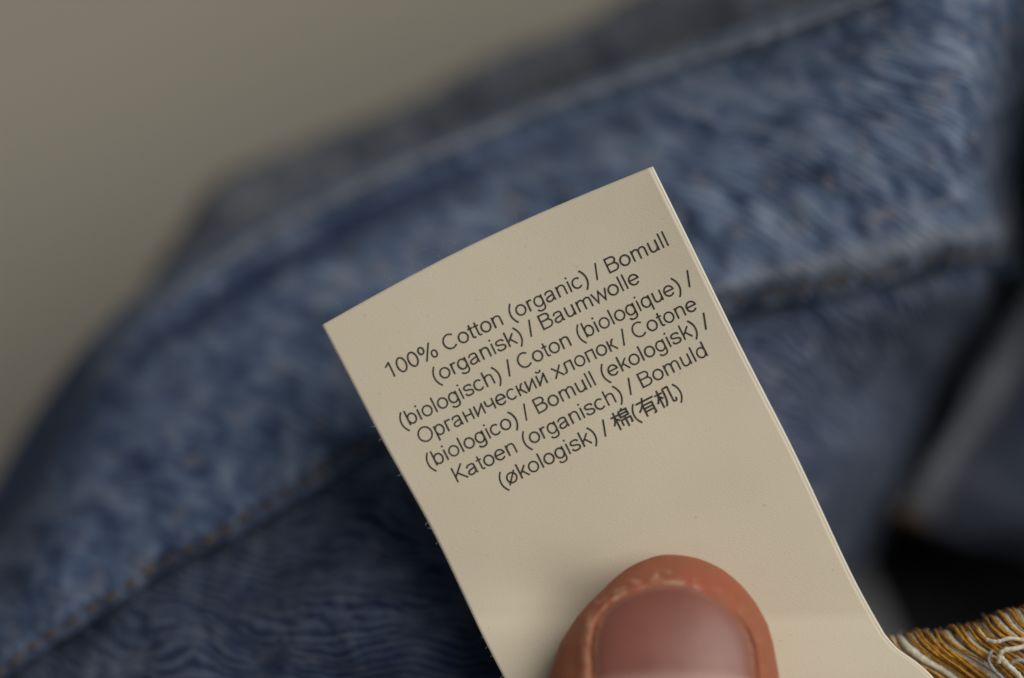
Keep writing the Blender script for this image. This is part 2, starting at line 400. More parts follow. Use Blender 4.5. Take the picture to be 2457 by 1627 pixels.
# near-black cloth down in the opening, with a soft fold beside the label
ln_rows = [
    [(1700,100,-62),(2000,100,-62),(2300,100,-62),(2700,100,-62),(3000,100,-62)],
    [(1700,700,-62),(2000,700,-62),(2300,700,-62),(2700,700,-62),(3000,700,-62)],
    [(1750,1150,-60),(1950,1150,-58),(2200,1180,-60),(2600,1180,-60),(3000,1180,-60)],
    [(1800,1330,-46),(1960,1330,-44),(2150,1340,-52),(2500,1350,-60),(3000,1350,-60)],
    [(1860,1450,-34),(2000,1440,-31),(2130,1450,-36),(2400,1470,-58),(3000,1500,-60)],
    [(1900,1570,-26),(2020,1550,-23),(2150,1560,-28),(2400,1590,-54),(3000,1620,-60)],
    [(1950,1720,-24),(2050,1720,-22),(2200,1720,-30),(2450,1740,-56),(3000,1780,-60)],
]
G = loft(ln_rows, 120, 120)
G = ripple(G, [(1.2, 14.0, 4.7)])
cloth('black_cloth', G, M['black_cloth'], jeans, 0.6)

pb_rows = [
    [(1820,1290,-58),(1960,1290,-58),(2060,1300,-60),(2160,1320,-62),(2230,1330,-62)],
    [(1840,1360,-36),(1970,1350,-36),(2070,1365,-44),(2170,1400,-56),(2240,1420,-61)],
    [(1870,1440,-26),(1990,1425,-25),(2095,1445,-31),(2190,1490,-47),(2260,1520,-60)],
    [(1900,1540,-22),(2010,1525,-20),(2120,1545,-24),(2225,1580,-39),(2300,1610,-58)],
    [(1930,1680,-22),(2040,1680,-20),(2160,1690,-24),(2280,1710,-38),(2360,1720,-56)],
    [(1940,1850,-40),(2060,1850,-40),(2180,1850,-44),(2300,1850,-52),(2380,1850,-60)],
]
G = ripple(loft(pb_rows, 70, 80), [(0.8, 10.0, 2.7)])
cloth('pocket_bag', G, M['pocket'], jeans, 0.6)

# stitch rows -------------------------------------------------------
def stitch_row(name, G, row, i0, i1, pitch, length, rad, mat, lift=0.25, wobble=0.15):
    line = G[row]; N = grid_normals(G)[row]
    seg = np.concatenate([[0], np.cumsum(np.linalg.norm(np.diff(line, axis=0), axis=1))])
    s0, s1 = seg[i0], seg[i1]
    root = None; k = 0; s = s0
    pts_all = []
    while s + length * MM < s1:
        pts, rr = [], []
        for q in range(7):
            t = q / 6; ss = s + t * length * MM
            p = np.array([np.interp(ss, seg, line[:, c]) for c in range(3)])
            nn = np.array([np.interp(ss, seg, N[:, c]) for c in range(3)])
            pts.append(p + nn * MM * (lift * math.sin(math.pi * t) - 0.12))
            rr.append(rad * (0.45 + 0.55 * math.sin(math.pi * min(max(t, .08), .92))))
        off = Vector(((random.random()-.5) * wobble * MM, (random.random()-.5) * wobble * MM, 0))
        pts_all.append(([Vector(p) + off for p in pts], rr))
        s += pitch * MM * (0.92 + 0.16 * random.random())
    e = empty(name, pts_all[0][0][0]); e.parent = jeans
    for pts, rr in pts_all:
        tube('stitch', pts, rr, mat, e, 8, 0.1)
    return e
nv = WB.shape[0]
# row of WB nearest the photographed stitch line (through 650,1202)
tgt = np.array(atj(650, 1202, -9.9)); dist = np.linalg.norm(WB - tgt, axis=2).min(axis=1)
srow = int(dist.argmin())
stitch_row('seam_stitching', WB, srow, 8, 262, 1.95, 1.45, 0.30, M['brown'])
tgt = np.array(atj(1060, 350, -27)); frow = int(np.linalg.norm(FC - tgt, axis=2).min(axis=1).argmin())
stitch_row('facing_stitching', FC, frow + 6, 20, 210, 2.1, 1.6, 0.32, M['brown'])
tgt = np.array(atj(2452, 885, -35)); lrow = int(np.linalg.norm(FL - tgt, axis=2).min(axis=1).argmin())
stitch_row('fly_stitching', FL, lrow, 20, 136, 2.1, 1.6, 0.34, M['brown'])
# bar tack at the foot of the turned edge
tack = empty('bar_tack', atj(2150, 1225, -31)); tack.parent = jeans
for k in range(9):
    a = atj(2140 + k * 9, 1210 + k * 3, -31.0); b = atj(2155 + k * 9, 1244 + k * 3, -32.6)
    m_ = (a + b) / 2 + Vector((0, 0, 0.0006))
    tube('stitch', [a, a.lerp(m_, .5), m_, m_.lerp(b, .5), b], 0.28, M['brown'], tack, 8, 0.1)

# ------------------------------------------------------------------ care label
# label frame: origin at the top-left corner, s runs across along the top edge, t down towards the seam
AX = Vector((math.cos(math.radians(25.6)), math.sin(math.radians(25.6)), 0))
AY = Vector((AX.y, -AX.x, 0))
L0 = at(772, 780, 0)
def label_z(x, y):
    """height of the label above its plane in mm; x, y metres"""
    d = Vector((x, y, 0)) - Vector((L0.x, L0.y, 0))
    s = d.dot(AX) / MM; t = d.dot(AY) / MM
    z = 0.25 * math.sin((s - 4) / 30 * math.pi) - 0.010 * (max(0, 6 - t)) ** 2 * 0.3
    z += 0.0065 * max(0.0, s - 15) ** 2 * (1 - smooth(6, 22, t))     # right corner curls up
    z += 0.15 * fnoise((x, y, 0), 14, 2.5)
    # crease above the seam where the label turns up towards the camera
    v = 813.5 - y / MM / K
    z += 1.5 * smooth(1425, 1680, v) - 0.13 * math.exp(-((v - 1482) / 26) ** 2)
    # dents pressed in around the thumb
    u = 1228.5 + x / MM / K
    z -= 0.9 * math.exp(-(((u - 1330) / 120) ** 2 + ((v - 1440) / 90) ** 2))
    return z
left_px  = [(772,780),(828,886),(918,1058),(1038,1275),(1152,1513),(1212,1627),(1290,1770)]
right_px = [(1563,402),(1648,580),(1760,808),(1906,1085),(2052,1398),(2124,1528),(2300,1720)]
Lc = catmull([(u, v, 0) for u, v in left_px], 150)
# right edge with the bend where it is caught by the overlocked seam
Rc = np.concatenate([catmull([(1563,402,0),(1660,600,0),(1762,806,0),(1906,1088,0),(2050,1394,0),(2120,1522,0)], 118),
                     catmull([(2120,1522,0),(2150,1556,0),(2200,1592,0),(2240,1632,0),(2268,1700,0),(2290,1800,0)], 33)[1:]])
def label_grid(inset_r=0.0, dz=0.0, top=0.0, nu=120):
    nvv = len(Lc); G = np.zeros((nvv, nu, 3))
    for j in range(nvv):
        a, b = Lc[j], Rc[j]
        for i in range(nu):
            f = i / (nu - 1) * (1 - inset_r)
            p = a * (1 - f) + b * f
            # bow of the cut top edge
            w = max(0, 1 - j / 60) ** 2
            bow = 19 * math.sin(math.pi * f) * w
            q = at(p[0] - bow * 0.42, p[1] - bow * 0.9, 0)
            G[j, i] = (q.x, q.y, q.z + (label_z(q.x, q.y) + dz) * MM)
    return G
care = tag(empty('care_label', at(1500, 1000, 0)), 'cream satin care label printed with cotton content, pinched by the thumb', 'label')
LG = label_grid(0.006)
cloth('front_layer', LG, M['label'], care, 0.09)
LB = label_grid(0.0, -0.32)
cloth('back_layer', LB, M['label_hem'], care, 0.09)
# folded right-hand edge, a thin light welt
hem_pts = []
for j in range(len(Lc)):
    p = LG[j, -1]; hem_pts.append(Vector(p) + Vector((0.10, 0, -0.16)) * MM)
tube('folded_edge', hem_pts, 0.17, M['label_hem'], care, 8)

# printed lines: (text, start px of baseline, end px of baseline)
lines = [
    ('100% Cotton (organic) / Bomull',        (936, 909),  (1604, 590)),
    ('(organisk) / Baumwolle',                (1047, 920), (1538, 678)),
    ('(biologisch) / Coton (biologique) /',   (968, 1029), (1666, 683)),
    ('\u041e\u0440\u0433\u0430\u043d\u0438\u0447\u0435\u0441\u043a\u0438\u0439 \u0445\u043b\u043e\u043f\u043e\u043a / Cotone', (1012, 1067), (1675, 742)),
    ('(biologico) / Bomull (ekologisk) /',    (1032, 1126), (1706, 784)),
    ('Katoen (organisch) / Bomuld',           (1098, 1158), (1699, 853)),
    ('(\u00f8kologisk) / \u68c9(\u6709\u673a)', (1207, 1172), (1640, 951)),
]

def arc(cx, cy, rx, ry, a0, a1, n=22):
    return [(cx + rx * math.cos(math.radians(a0 + (a1 - a0) * k / n)), cy + ry * math.sin(math.radians(a0 + (a1 - a0) * k / n))) for k in range(n + 1)]
def ring(cx, cy, rx, ry): return ('ring', arc(cx, cy, rx, ry, 0, 360, 30)[:-1])
def ln(*p): return ('line', list(p))
def cv(*p): return ('line', [tuple(q[:2]) for q in catmull([(x, y, 0) for x, y in p], 6 * len(p))])
ARCH = lambda x0, x1: cv((x0, 350), (x0 + 45, 430), (x0 + 125, 478), (x0 + .62 * (x1 - x0), 484), (x1 - 40, 450), (x1 - 2, 370), (x1, 300), (x1, 150), (x1, 0))
A_ = [cv((84, 372), (108, 436), (170, 476), (262, 484), (356, 474), (408, 428), (420, 350), (420, 220), (422, 110), (432, 45), (452, 0)),
      cv((420, 292), (330, 272), (215, 256), (120, 226), (76, 176), (72, 120), (104, 62), (170, 33), (240, 34), (330, 66), (395, 130), (420, 200))]
E_ = [('line', [(66, 272), (487, 272)] + arc(276, 259, 213, 228, 4, 322, 30))]
C_ = [('line', arc(262, 259, 208, 228, 42, 318, 26))]
I_CYR = [ln((105, 519), (105, 0)), ln((454, 519), (454, 0)), ln((112, 60), (447, 460))]
P_ = [ln((105, 519), (105, -199)), ring(296, 259, 190, 228)]
TREE = [ln((30, 640), (420, 640)), ln((225, 860), (225, -80)), cv((215, 610), (150, 420), (30, 220)), ln((240, 500), (390, 370))]
GLYPH = {
 ' ': (278, []), 'o': (556, [ring(278, 259, 214, 228)]), 'c': (500, C_), 'e': (556, E_), 'a': (556, A_),
 'n': (556, [ln((105, 519), (105, 0)), ARCH(105, 447)]), 'h': (556, [ln((105, 716), (105, 0)), ARCH(105, 447)]),
 'm': (833, [ln((105, 519), (105, 0)), ARCH(105, 415), ARCH(415, 725)]),
 'r': (333, [ln((105, 519), (105, 0)), cv((105, 310), (130, 420), (190, 476), (250, 482), (318, 462))]),
 't': (278, [cv((140, 665), (140, 400), (140, 200), (146, 90), (180, 42), (222, 36), (266, 42)), ln((18, 484), (262, 484))]),
 'i': (222, [ln((110, 519), (110, 0)), ln((110, 716), (110, 628))]), 'l': (222, [ln((110, 716), (110, 0))]),
 'g': (556, [ring(262, 262, 196, 225), cv((452, 519), (452, 300), (452, 60), (440, -70), (380, -150), (270, -174), (160, -158), (100, -108), (88, -62))]),
 'q': (556, [ring(262, 259, 196, 228), ln((452, 519), (452, -199))]), 'b': (556, [ln((105, 716), (105, 0)), ring(296, 259, 190, 228)]),
 'd': (556, [ln((450, 716), (450, 0)), ring(260, 259, 190, 228)]),
 'u': (556, [cv((105, 519), (105, 350), (105, 200), (120, 100), (170, 46), (250, 32), (340, 56), (415, 120), (447, 210)), ln((447, 519), (447, 0))]),
 's': (500, [cv((428, 378), (400, 450), (335, 483), (250, 486), (150, 472), (92, 425), (84, 370), (120, 312), (250, 268), (378, 226), (428, 170), (426, 110), (378, 52), (258, 31), (150, 44), (88, 92), (66, 162))]),
 'k': (500, [ln((105, 716), (105, 0)), ln((440, 519), (105, 190)), ln((235, 318), (462, 0))]),
 'w': (722, [ln((20, 519), (186, 20), (357, 500), (530, 20), (700, 519))]),
 '0': (556, [ring(278, 352, 204, 326)]), '1': (556, [ln((112, 540), (225, 605), (335, 712)), ln((335, 716), (335, 0))]),
 '%': (889, [ring(200, 530, 122, 160), ring(690, 168, 122, 160), ln((235, -22), (655, 730))]),
 'C': (722, [('line', arc(385, 358, 300, 326, 46, 316, 30))]), 'O': (778, [ring(388, 358, 314, 326)]),
 'B': (667, [ln((115, 716), (115, 0)), ('line', [(115, 676), (340, 676)] + arc(360, 531, 185, 145, 90, -90, 16) + [(115, 386)]),
             ('line', [(115, 386), (380, 386)] + arc(390, 213, 195, 173, 90, -90, 16) + [(115, 40)])]),
 'K': (667, [ln((115, 716), (115, 0)), ln((590, 716), (115, 240)), ln((268, 396), (622, 0))]),
 '(': (333, [cv((285, 726), (175, 560), (115, 400), (100, 258), (115, 110), (175, -45), (285, -208))]),
 ')': (333, [cv((48, 726), (158, 560), (218, 400), (233, 258), (218, 110), (158, -45), (48, -208))]),
 '/': (278, [ln((20, -12), (255, 728))]), '\u00f8': (611, [ring(305, 259, 222, 228), ln((80, -14), (530, 534))]),
 '\u041e': (778, [ring(388, 358, 314, 326)]), '\u0440': (556, P_), '\u0433': (365, [ln((100, 0), (100, 480), (350, 480))]), '\u0430': (556, A_),
 '\u043d': (552, [ln((105, 519), (105, 0)), ln((447, 519), (447, 0)), ln((105, 275), (447, 275))]), '\u0438': (559, I_CYR),
 '\u0447': (521, [ln((420, 519), (420, 0)), cv((75, 519), (75, 400), (82, 300), (130, 238), (220, 224), (330, 244), (420, 285))]),
 '\u0435': (556, E_), '\u0441': (500, C_), '\u043a': (438, [ln((100, 519), (100, 0)), cv((100, 268), (190, 276), (255, 350), (320, 470), (400, 486)), ln((210, 278), (425, 0))]),
 '\u0439': (559, I_CYR + [cv((165, 700), (190, 640), (280, 606), (370, 640), (395, 700))]),
 '\u0445': (500, [ln((30, 519), (468, 0)), ln((458, 519), (32, 0))]),
 '\u043b': (583, [ln((478, 0), (478, 480), (170, 480)), cv((170, 480), (166, 300), (150, 130), (110, 50), (20, 40))]),
 '\u043e': (556, [ring(278, 259, 214, 228)]), '\u043f': (541, [ln((100, 0), (100, 480), (440, 480), (440, 0))]),
 '\u68c9': (1000, TREE + [ln((700, 880), (640, 775)), ln((480, 770), (890, 770), (890, 470), (480, 470), (480, 770)), ln((480, 620), (890, 620)),
                          ln((450, 40), (450, 330), (930, 330), (930, 70), (860, 60)), ln((685, 470), (685, -90))]),
 '\u6709': (1000, [ln((40, 690), (960, 690)), cv((440, 870), (340, 590), (210, 400), (40, 260)), ln((320, 490), (320, -90)),
                   ln((320, 490), (800, 490), (800, -50), (690, -70)), ln((320, 320), (800, 320)), ln((320, 160), (800, 160))]),
 '\u673a': (1000, TREE + [cv((510, 790), (510, 500), (490, 240), (440, 60), (370, -60)), cv((510, 790), (640, 790), (770, 790), (772, 600), (772, 200), (776, 40), (830, 0), (920, 10), (950, 160))]),
}
CAP_PX = 38.3
STROKE = 74.0
def strip(P, closed, hw):
    """centre line -> left/right outline with mitred joints"""
    P = np.array(P, float); n_ = len(P); out = []
    for k in range(n_):
        a = P[k] - P[k-1] if (k > 0 or closed) else P[1] - P[0]
        b = P[(k+1) % n_] - P[k] if (k < n_ - 1 or closed) else P[-1] - P[-2]
        a = a / (np.linalg.norm(a) + 1e-9); b = b / (np.linalg.norm(b) + 1e-9)
        t = a + b; t = t / (np.linalg.norm(t) + 1e-9); nrm = np.array([-t[1], t[0]])
        m = min(1.0 / max(abs(np.dot(nrm, np.array([-a[1], a[0]]))), 0.35), 2.4)
        out.append((P[k] + nrm * hw * m, P[k] - nrm * hw * m))
    return out
for txt, (u0, v0), (u1, v1) in lines:
    pen = 0.0; tris = []; lay = 0
    for ch in txt:
        adv, strokes = GLYPH[ch]
        cjk = ord(ch) > 0x3000
        for kind, P in strokes:
            k_ = 0.92 if cjk else 1.0
            P = [(pen + x * k_, y * k_) for x, y in P]
            tris.append((strip(P, kind == 'ring', STROKE * (0.58 if cjk else .5)), kind == 'ring', lay % 5)); lay += 1
        pen += adv * (0.92 if cjk else 1.0)
    xs = [q[0] for st, _, _ in tris for pr in st for q in pr]
    xmin, xmax = min(xs), max(xs)
    L = math.hypot(u1 - u0, v1 - v0)
    ex = np.array([(u1 - u0) / L, (v1 - v0) / L]); ey = np.array([ex[1], -ex[0]])
    V, F = [], []
    for st, closed, lay in tris:
        base = len(V)
        for pr in st:
            for x, y in pr:
                p = np.array([u0, v0]) + ex * ((x - xmin) / (xmax - xmin) * L) + ey * (y / 716.0 * CAP_PX)
                q = at(p[0], p[1], 0)
                V.append((q.x, q.y, q.z + (label_z(q.x, q.y) + 0.020 + 0.006 * lay) * MM))
        m = len(st)
        for k in range(m if closed else m - 1):
            a, b = base + 2 * k, base + 2 * ((k + 1) % m)
            F.append((a, a + 1, b + 1, b))
    me = bpy.data.meshes.new('printed_line'); me.from_pydata(V, [], F); me.update()
    link('printed_line', me, M['ink'], care, smooth=False)

# loose fibres along the cut edges
random.seed(21)
def fibre(p, d, length, curl, rad, mat):
    pts = []; dirv = Vector(d).normalized(); q = Vector(p)
    ax = Vector((0, 0, 1)); ang = 0
    for k in range(8):
        pts.append(q.copy()); ang = curl * (random.random() - .35)
        dirv = Matrix.Rotation(ang, 3, ax) @ dirv; q = q + (dirv + Vector((0, 0, (random.random()-.5) * .5))) * (length / 7) * MM
    return tube('loose_fibre', pts, rad, mat, care, 5)
for k in range(9):
    i = random.randint(6, 80); p = LG[0, i]
    fibre(p, (random.uniform(-.6, .6), 1, .1), random.uniform(.7, 2.4), random.uniform(.5, 1.6), 0.007, M['blue_thread'])
for k in range(14):
    j = random.randint(20, 140); p = LG[j, 0]
    fibre(p, (-1, random.uniform(-.3, .6), 0), random.uniform(.15, .35), 0.8, 0.018, M['blue_thread'])

# ------------------------------------------------------------------ overlocked seam holding the label
seam = empty('overlocked_seam', at(2300, 1600, 0)); seam.parent = jeans
top_px = [(2020,1590,-4.0),(2140,1540,-1.6),(2230,1530,-0.6),(2330,1516,0.0),(2400,1492,0.2),(2457,1478,0.2),(2560,1450,0.0),(2700,1420,-1)]
def seam_row(dx, dy, dz): return [(u + dx, v + dy, z + dz) for u, v, z in top_px]
G = loft([seam_row(-14, 12, -7), seam_row(-12, 2, -3.5), seam_row(-4, 2, -0.9), seam_row(12, 22, 0.3), seam_row(85, 68, 0.9),
          seam_row(190, 150, 0.9), seam_row(290, 240, 0.0), seam_row(340, 300, -2.5)], 130, 70, False)
G = ripple(G, [(0.35, 4.0, 1.1), (0.15, 1.2, 5.1)])
SG = G
so = cloth('denim_edge', G, M['cream_thread'], seam, 1.2, (400, 0))
SN = grid_normals(SG)
def seam_thread(name, fi, shear, j0, j1, rad, mat, lift, wav=0.0, ph=0.0):
    pts, rr = [], []
    for q in range(22):
        t = q / 21; j = j0 + (j1 - j0) * t
        i = fi + shear * t + wav * math.sin(t * 9 + ph)
        i = min(max(i, 0), SG.shape[1] - 1.01); j = min(max(j, 0), SG.shape[0] - 1.01)
        a, b = int(i), int(j)
        p = SG[b, a] * (1-(i-a)) * (1-(j-b)) + SG[b, a+1] * (i-a) * (1-(j-b)) + SG[b+1, a] * (1-(i-a)) * (j-b) + SG[b+1, a+1] * (i-a) * (j-b)
        nn = SN[b, a]
        pts.append(Vector(p + nn * MM * (lift + 0.05 * math.sin(t * 14 + ph))))
        rr.append(rad * (0.85 + 0.3 * noise.noise(Vector((t * 5, fi, ph)))))
    return tube(name, pts, rr, mat, seam, 8, 0.12)
random.seed(5)
i = 6.0
while i < 118:
    for b in range(random.choice((1, 2, 2, 3))):
        seam_thread('gold_thread', i + random.uniform(-.5, .5), random.uniform(-4.0, 9.0), random.uniform(5, 9), 66, random.uniform(.13, .21), M['gold'],
                    random.uniform(.14, .62), random.uniform(.1, .8), random.uniform(0, 6))
        i += 1.2
    i += 0.5
    if random.random() < .9:
        seam_thread('cream_thread', i, random.uniform(0.0, 6.0), random.uniform(9, 14), 66, random.uniform(.26, .40), M['cream_thread'],
                    random.uniform(.06, .2), random.uniform(.1, .5), random.uniform(0, 6))
        i += random.uniform(1.5, 2.6)
# thread running along the edge and looping strands
for q in range(2):
    pts = []
    for t in np.linspace(10, 120, 90):
        a = int(t); r = 10 + q * 2
        p = SG[r, a] + SN[r, a] * MM * (0.25 + 0.16 * math.sin(t * 1.9 + q * 2)); pts.append(Vector(p) + Vector((0, 0.18 * math.sin(t * 2.3 + q) * MM, 0)))
    tube('edge_thread', pts, 0.15, M['gold'], seam, 8, 0.1)
for path, r_, m_ in (
        ([(2396,1590,2.2),(2399,1572,2.4),(2408,1561,2.5),(2431,1557,2.4),(2460,1552,2.2),(2500,1560,1.8)], .21, 'cream_thread'),
        ([(2394,1568,2.0),(2412,1590,2.3),(2436,1612,2.3),(2460,1640,2.0)], .24, 'cream_thread'),
        ([(2420,1600,2.1),(2432,1588,2.4),(2450,1584,2.4),(2470,1592,2.2),(2500,1590,1.8)], .16, 'blue_thread'),
        ([(2380,1560,1.7),(2372,1584,2.0),(2384,1606,2.2),(2410,1632,2.0)], .15, 'blue_thread'),
        ([(2366,1535,1.4),(2390,1540,1.9),(2420,1532,2.0),(2460,1536,1.8)], .17, 'cream_thread')):
    pts = [Vector(p) for p in catmull([tuple(at(*q)) for q in path], 30)]
    tube('loop_thread', pts, [r_ * (1 + .35 * noise.noise(Vector((k * .5, r_ * 40, 1)))) for k in range(30)], M[m_], seam, 8, 0.15)
# fuzzy fibres along the top edge of the seam
for k in range(90):
    a = random.randint(12, 120); p = Vector(SG[random.randint(4, 12), a])
    pts = []; dirv = Vector((random.uniform(-.8, .8), 1, random.uniform(-.2, .6))).normalized(); q = p.copy()
    for s in range(6):
        pts.append(q.copy()); dirv = (dirv + Vector((random.uniform(-.5, .5), random.uniform(-.5, .3), random.uniform(-.4, .3)))).normalized()
        q = q + dirv * random.uniform(.10, .26) * MM
    tube('frayed_fibre', pts, 0.028, random.choice((M['blue_thread'], M['blue_thread'], M['cream_thread'])), seam, 5)

# ------------------------------------------------------------------ hand: thumb on the label, index finger behind it
n = NT('skin'); tc = n.n('ShaderNodeTexCoord').outputs['Object']
blot = n.noise(tc, 170, 3, 0.55); fine = n.noise(tc, 2600, 3, 0.6)
sc_ = n.ramp(blot, [(0.3, (0.32, 0.100, 0.052)), (0.55, (0.37, 0.130, 0.070)), (0.75, (0.43, 0.112, 0.066))])
att = n.n('ShaderNodeAttribute', attribute_name='dry').outputs['Fac']
flake = n.math('MULTIPLY', att, n.ramp(n.noise(tc, 2600, 3, 0.65), [(0.30, (0, 0, 0)), (0.55, (1, 1, 1))]))
sc2 = n.mix(flake, sc_, (0.66, 0.45, 0.30))
ridg = n.n('ShaderNodeTexVoronoi', feature='DISTANCE_TO_EDGE'); ridg.inputs['Scale'].default_value = 2200
n.l(tc, ridg.inputs['Vector'])
n.bump(n.math('ADD', n.math('MULTIPLY', fine, 0.6), n.math('MULTIPLY', ridg.outputs[0], 0.8)), 0.35, 0.00012)
M['skin'] = n.out(sc2, 0.55, 0.22)
n.b.inputs['Subsurface Weight'].default_value = 0.35
n.b.inputs['Subsurface Radius'].default_value = (1.0, 0.30, 0.16)
n.b.inputs['Subsurface Scale'].default_value = 0.0022
n = NT('nail'); uvn = n.n('ShaderNodeUVMap', uv_map='UVMap').outputs[0]
sep = n.n('ShaderNodeSeparateXYZ'); n.l(uvn, sep.inputs[0])
tcn = n.n('ShaderNodeTexCoord').outputs['Object']
nb = n.ramp(n.noise(tcn, 190, 2), [(0.35, (0.25, 0.076, 0.050)), (0.7, (0.31, 0.104, 0.072))])
lun = n.ramp(sep.outputs[1], [(0.0, (0, 0, 0)), (1.0, (1, 1, 1))])
edge = n.n('ShaderNodeAttribute', attribute_name='rim').outputs['Fac']
nb = n.mix(n.math('MULTIPLY', edge, 0.8), nb, (0.66, 0.50, 0.36))
lat = n.n('ShaderNodeAttribute', attribute_name='lunula').outputs['Fac']
nb = n.mix(n.math('MULTIPLY', lat, 0.4), nb, (0.66, 0.42, 0.35))
strk = n.noise(n.mapping(tcn, 0, (1, 0.06, 1)), 1500, 2)
n.bump(strk, 0.12, 0.00008)
M['nail'] = n.out(nb, 0.50, 0.7)
n.b.inputs['Coat Weight'].default_value = 0.25; n.b.inputs['Coat Roughness'].default_value = 0.30
n.b.inputs['Subsurface Weight'].default_value = 0.25
n.b.inputs['Subsurface Radius'].default_value = (1.0, 0.35, 0.2)
n.b.inputs['Subsurface Scale'].default_value = 0.0015

TU, TV = 1612.0, 1341.0          # tip of the thumb in the photograph
PX = K * (D - 8) / D             # mm per photo pixel at the thumb's widest level
# half widths in px left and right of the axis, against distance from the tip in px
sl = np.array([0, 12, 32, 87, 151, 214, 287, 420, 620, 900, 1300, 1900, 2500.]); wl = np.array([0, 55, 98, 162, 224, 265, 291, 322, 340, 325, 330, 420, 500.])
sr = np.array([0, 9, 37, 75, 117, 168, 214, 287, 420, 620, 900, 1300, 1900, 2500.]); wr = np.array([0, 70, 133, 178, 212, 240, 253, 266, 280, 290, 275, 285, 380, 480.])
def half(s, xs, ws):
    return math.sqrt(max(np.interp(s, xs, ws ** 2), 0))
# nail outline in px relative to the tip: distance from tip of the nail edge, for left / right
nail_px = [(1424,1800),(1420,1690),(1426,1609),(1425,1554),(1436,1503),(1464,1459),(1506,1432),(1557,1415),(1612,1407),(1662,1413),(1713,1436),(1759,1474),(1789,1512),(1806,1554),(1812,1600),(1816,1690),(1806,1800)]
NAILP = np.array([((u - TU) * PX, (v - TV) * PX) for u, v in nail_px])
NC = catmull(np.c_[NAILP, np.zeros(len(NAILP))], 160)[:, :2]
# close at the cuticle
cut = [( -188 * PX + (1806-1424) * PX * f, (459 + 62 * math.sin(math.pi * f)) * PX) for f in np.linspace(0, 1, 24)]
NPOLY = np.concatenate([NC, np.array(cut)[::-1][1:-1]])
def nail_dist(x, y):
    """signed distance to the nail outline in mm, negative inside"""
    A = NPOLY; B = np.roll(NPOLY, -1, axis=0); P = np.array([x, y])
    d = B - A; t = np.clip(((P - A) * d).sum(1) / ((d * d).sum(1) + 1e-12), 0, 1)
    dist = np.linalg.norm(P - (A + d * t[:, None]), axis=1).min()
    c = ((A[:, 1] > y) != (B[:, 1] > y)) & (x < (B[:, 0] - A[:, 0]) * (y - A[:, 1]) / (B[:, 1] - A[:, 1] + 1e-12) + A[:, 0])
    return -dist if c.sum() % 2 else dist
def dorsal(s):      # height of the back of the thumb above its widest level, mm
    return 5.6 * (1 - math.exp(-(s / 4.2))) ** 0.9 + 0.02 * s
def palmar(s):
    return 4.8 * (1 - math.exp(-(s / 3.2))) ** 0.8 + 0.10 * s
def centre_z(s):    # level of the widest line above the label plane
    return 3.2 + 0.13 * s
NS, NA = 300, 260
verts, dry = [], []
S_END = 62.0
svals = [S_END * (k / (NS - 1)) ** 1.9 for k in range(NS)]
svals[0] = 0.002
def top_z(x, s, a, b):
    w = b if x > 0 else a
    q = min(abs(x) / max(w, 1e-6), 1)
    return dorsal(s) * (1 - q ** 2.25) ** 0.56
for s in svals:
    a = half(s / PX, sl, wl) * PX; b = half(s / PX, sr, wr) * PX
    for k in range(NA):
        t = 2 * math.pi * k / NA
        c, sn = math.cos(t), math.sin(t)
        w = b if c > 0 else a
        x = math.copysign(abs(c) ** 0.90, c) * w
        if sn >= 0: z = top_z(x, s, a, b)
        else: z = -palmar(s) * abs(sn) ** 0.8
        dr = 0.0
        if sn > 0:
            nd = nail_dist(x, s)
            if nd < 0:
                z -= 0.95 * smooth(0.02, -0.9, nd) if False else 0.95 * (1 - smooth(-0.9, 0.02, nd))
            if 0 <= nd < 3:
                side = smooth(3.2, 7, s)
                # flesh fold that stands around the nail, stronger at the left wall
                lf = 1.0 if x < 0 else 0.45
                z += (0.05 + 0.16 * side * lf) * math.exp(-((nd - 0.75) / 0.55) ** 2)
                z -= (0.12 + 0.95 * side * lf) * math.exp(-(nd / 0.24) ** 2)
                # raised rim of hard skin in front of the nail
                z += 0.16 * math.exp(-((nd - 0.32) / 0.16) ** 2) * (0.5 + noise.noise(Vector((x * 1.6, s * 1.6, 3)))) * (1.0 if x < 3 else .3)
                dr = max(math.exp(-((nd - 0.13) / 0.13) ** 2) * (1.0 if x < 2.5 else 0.2) * (0.15 + 0.85 * smooth(-0.25, 0.25, noise.noise(Vector((x * 1.1, s * 1.1, 5))))) * (1 - 0.8 * smooth(3.5, 4.5, s)), 0.5 * math.exp(-((nd - 0.7) / 0.3) ** 2) * smooth(0.08, 0.3, noise.noise(Vector((x * 1.3, s * 1.3, 9)))) * (1 if x < 2 else 0.2), 0.8 * smooth(3.8, 5, s) * math.exp(-((nd - 0.62) / 0.26) ** 2) * (0.3 + 0.7 * smooth(-.2, .2, noise.noise(Vector((x * .9, s * .9, 15))))) * (1 if x < 0 else 0))
            # transverse crease of the tip
        p_u = TU + x / PX; p_v = TV + s / PX
        zz = centre_z(s) + z
        # pad flattened where it presses on the label
        wx = at(p_u, p_v, 8)
        lz = label_z(wx.x, wx.y) + 0.05
        if zz < lz: zz = lz + (zz - lz) * 0.02
        zz += 0.05 * noise.noise(Vector((x * .9, s * .9, 1.7)))
        verts.append((wx.x, wx.y, (LABEL_H + zz) * MM)); dry.append(dr)
faces = []
for j in range(NS - 1):
    for k in range(NA):
        k2 = (k + 1) % NA
        faces.append((j*NA+k, (j+1)*NA+k, (j+1)*NA+k2, j*NA+k2))
faces.append(tuple((NS-1)*NA + k for k in range(NA)))
faces.append(tuple(range(NA))[::-1])
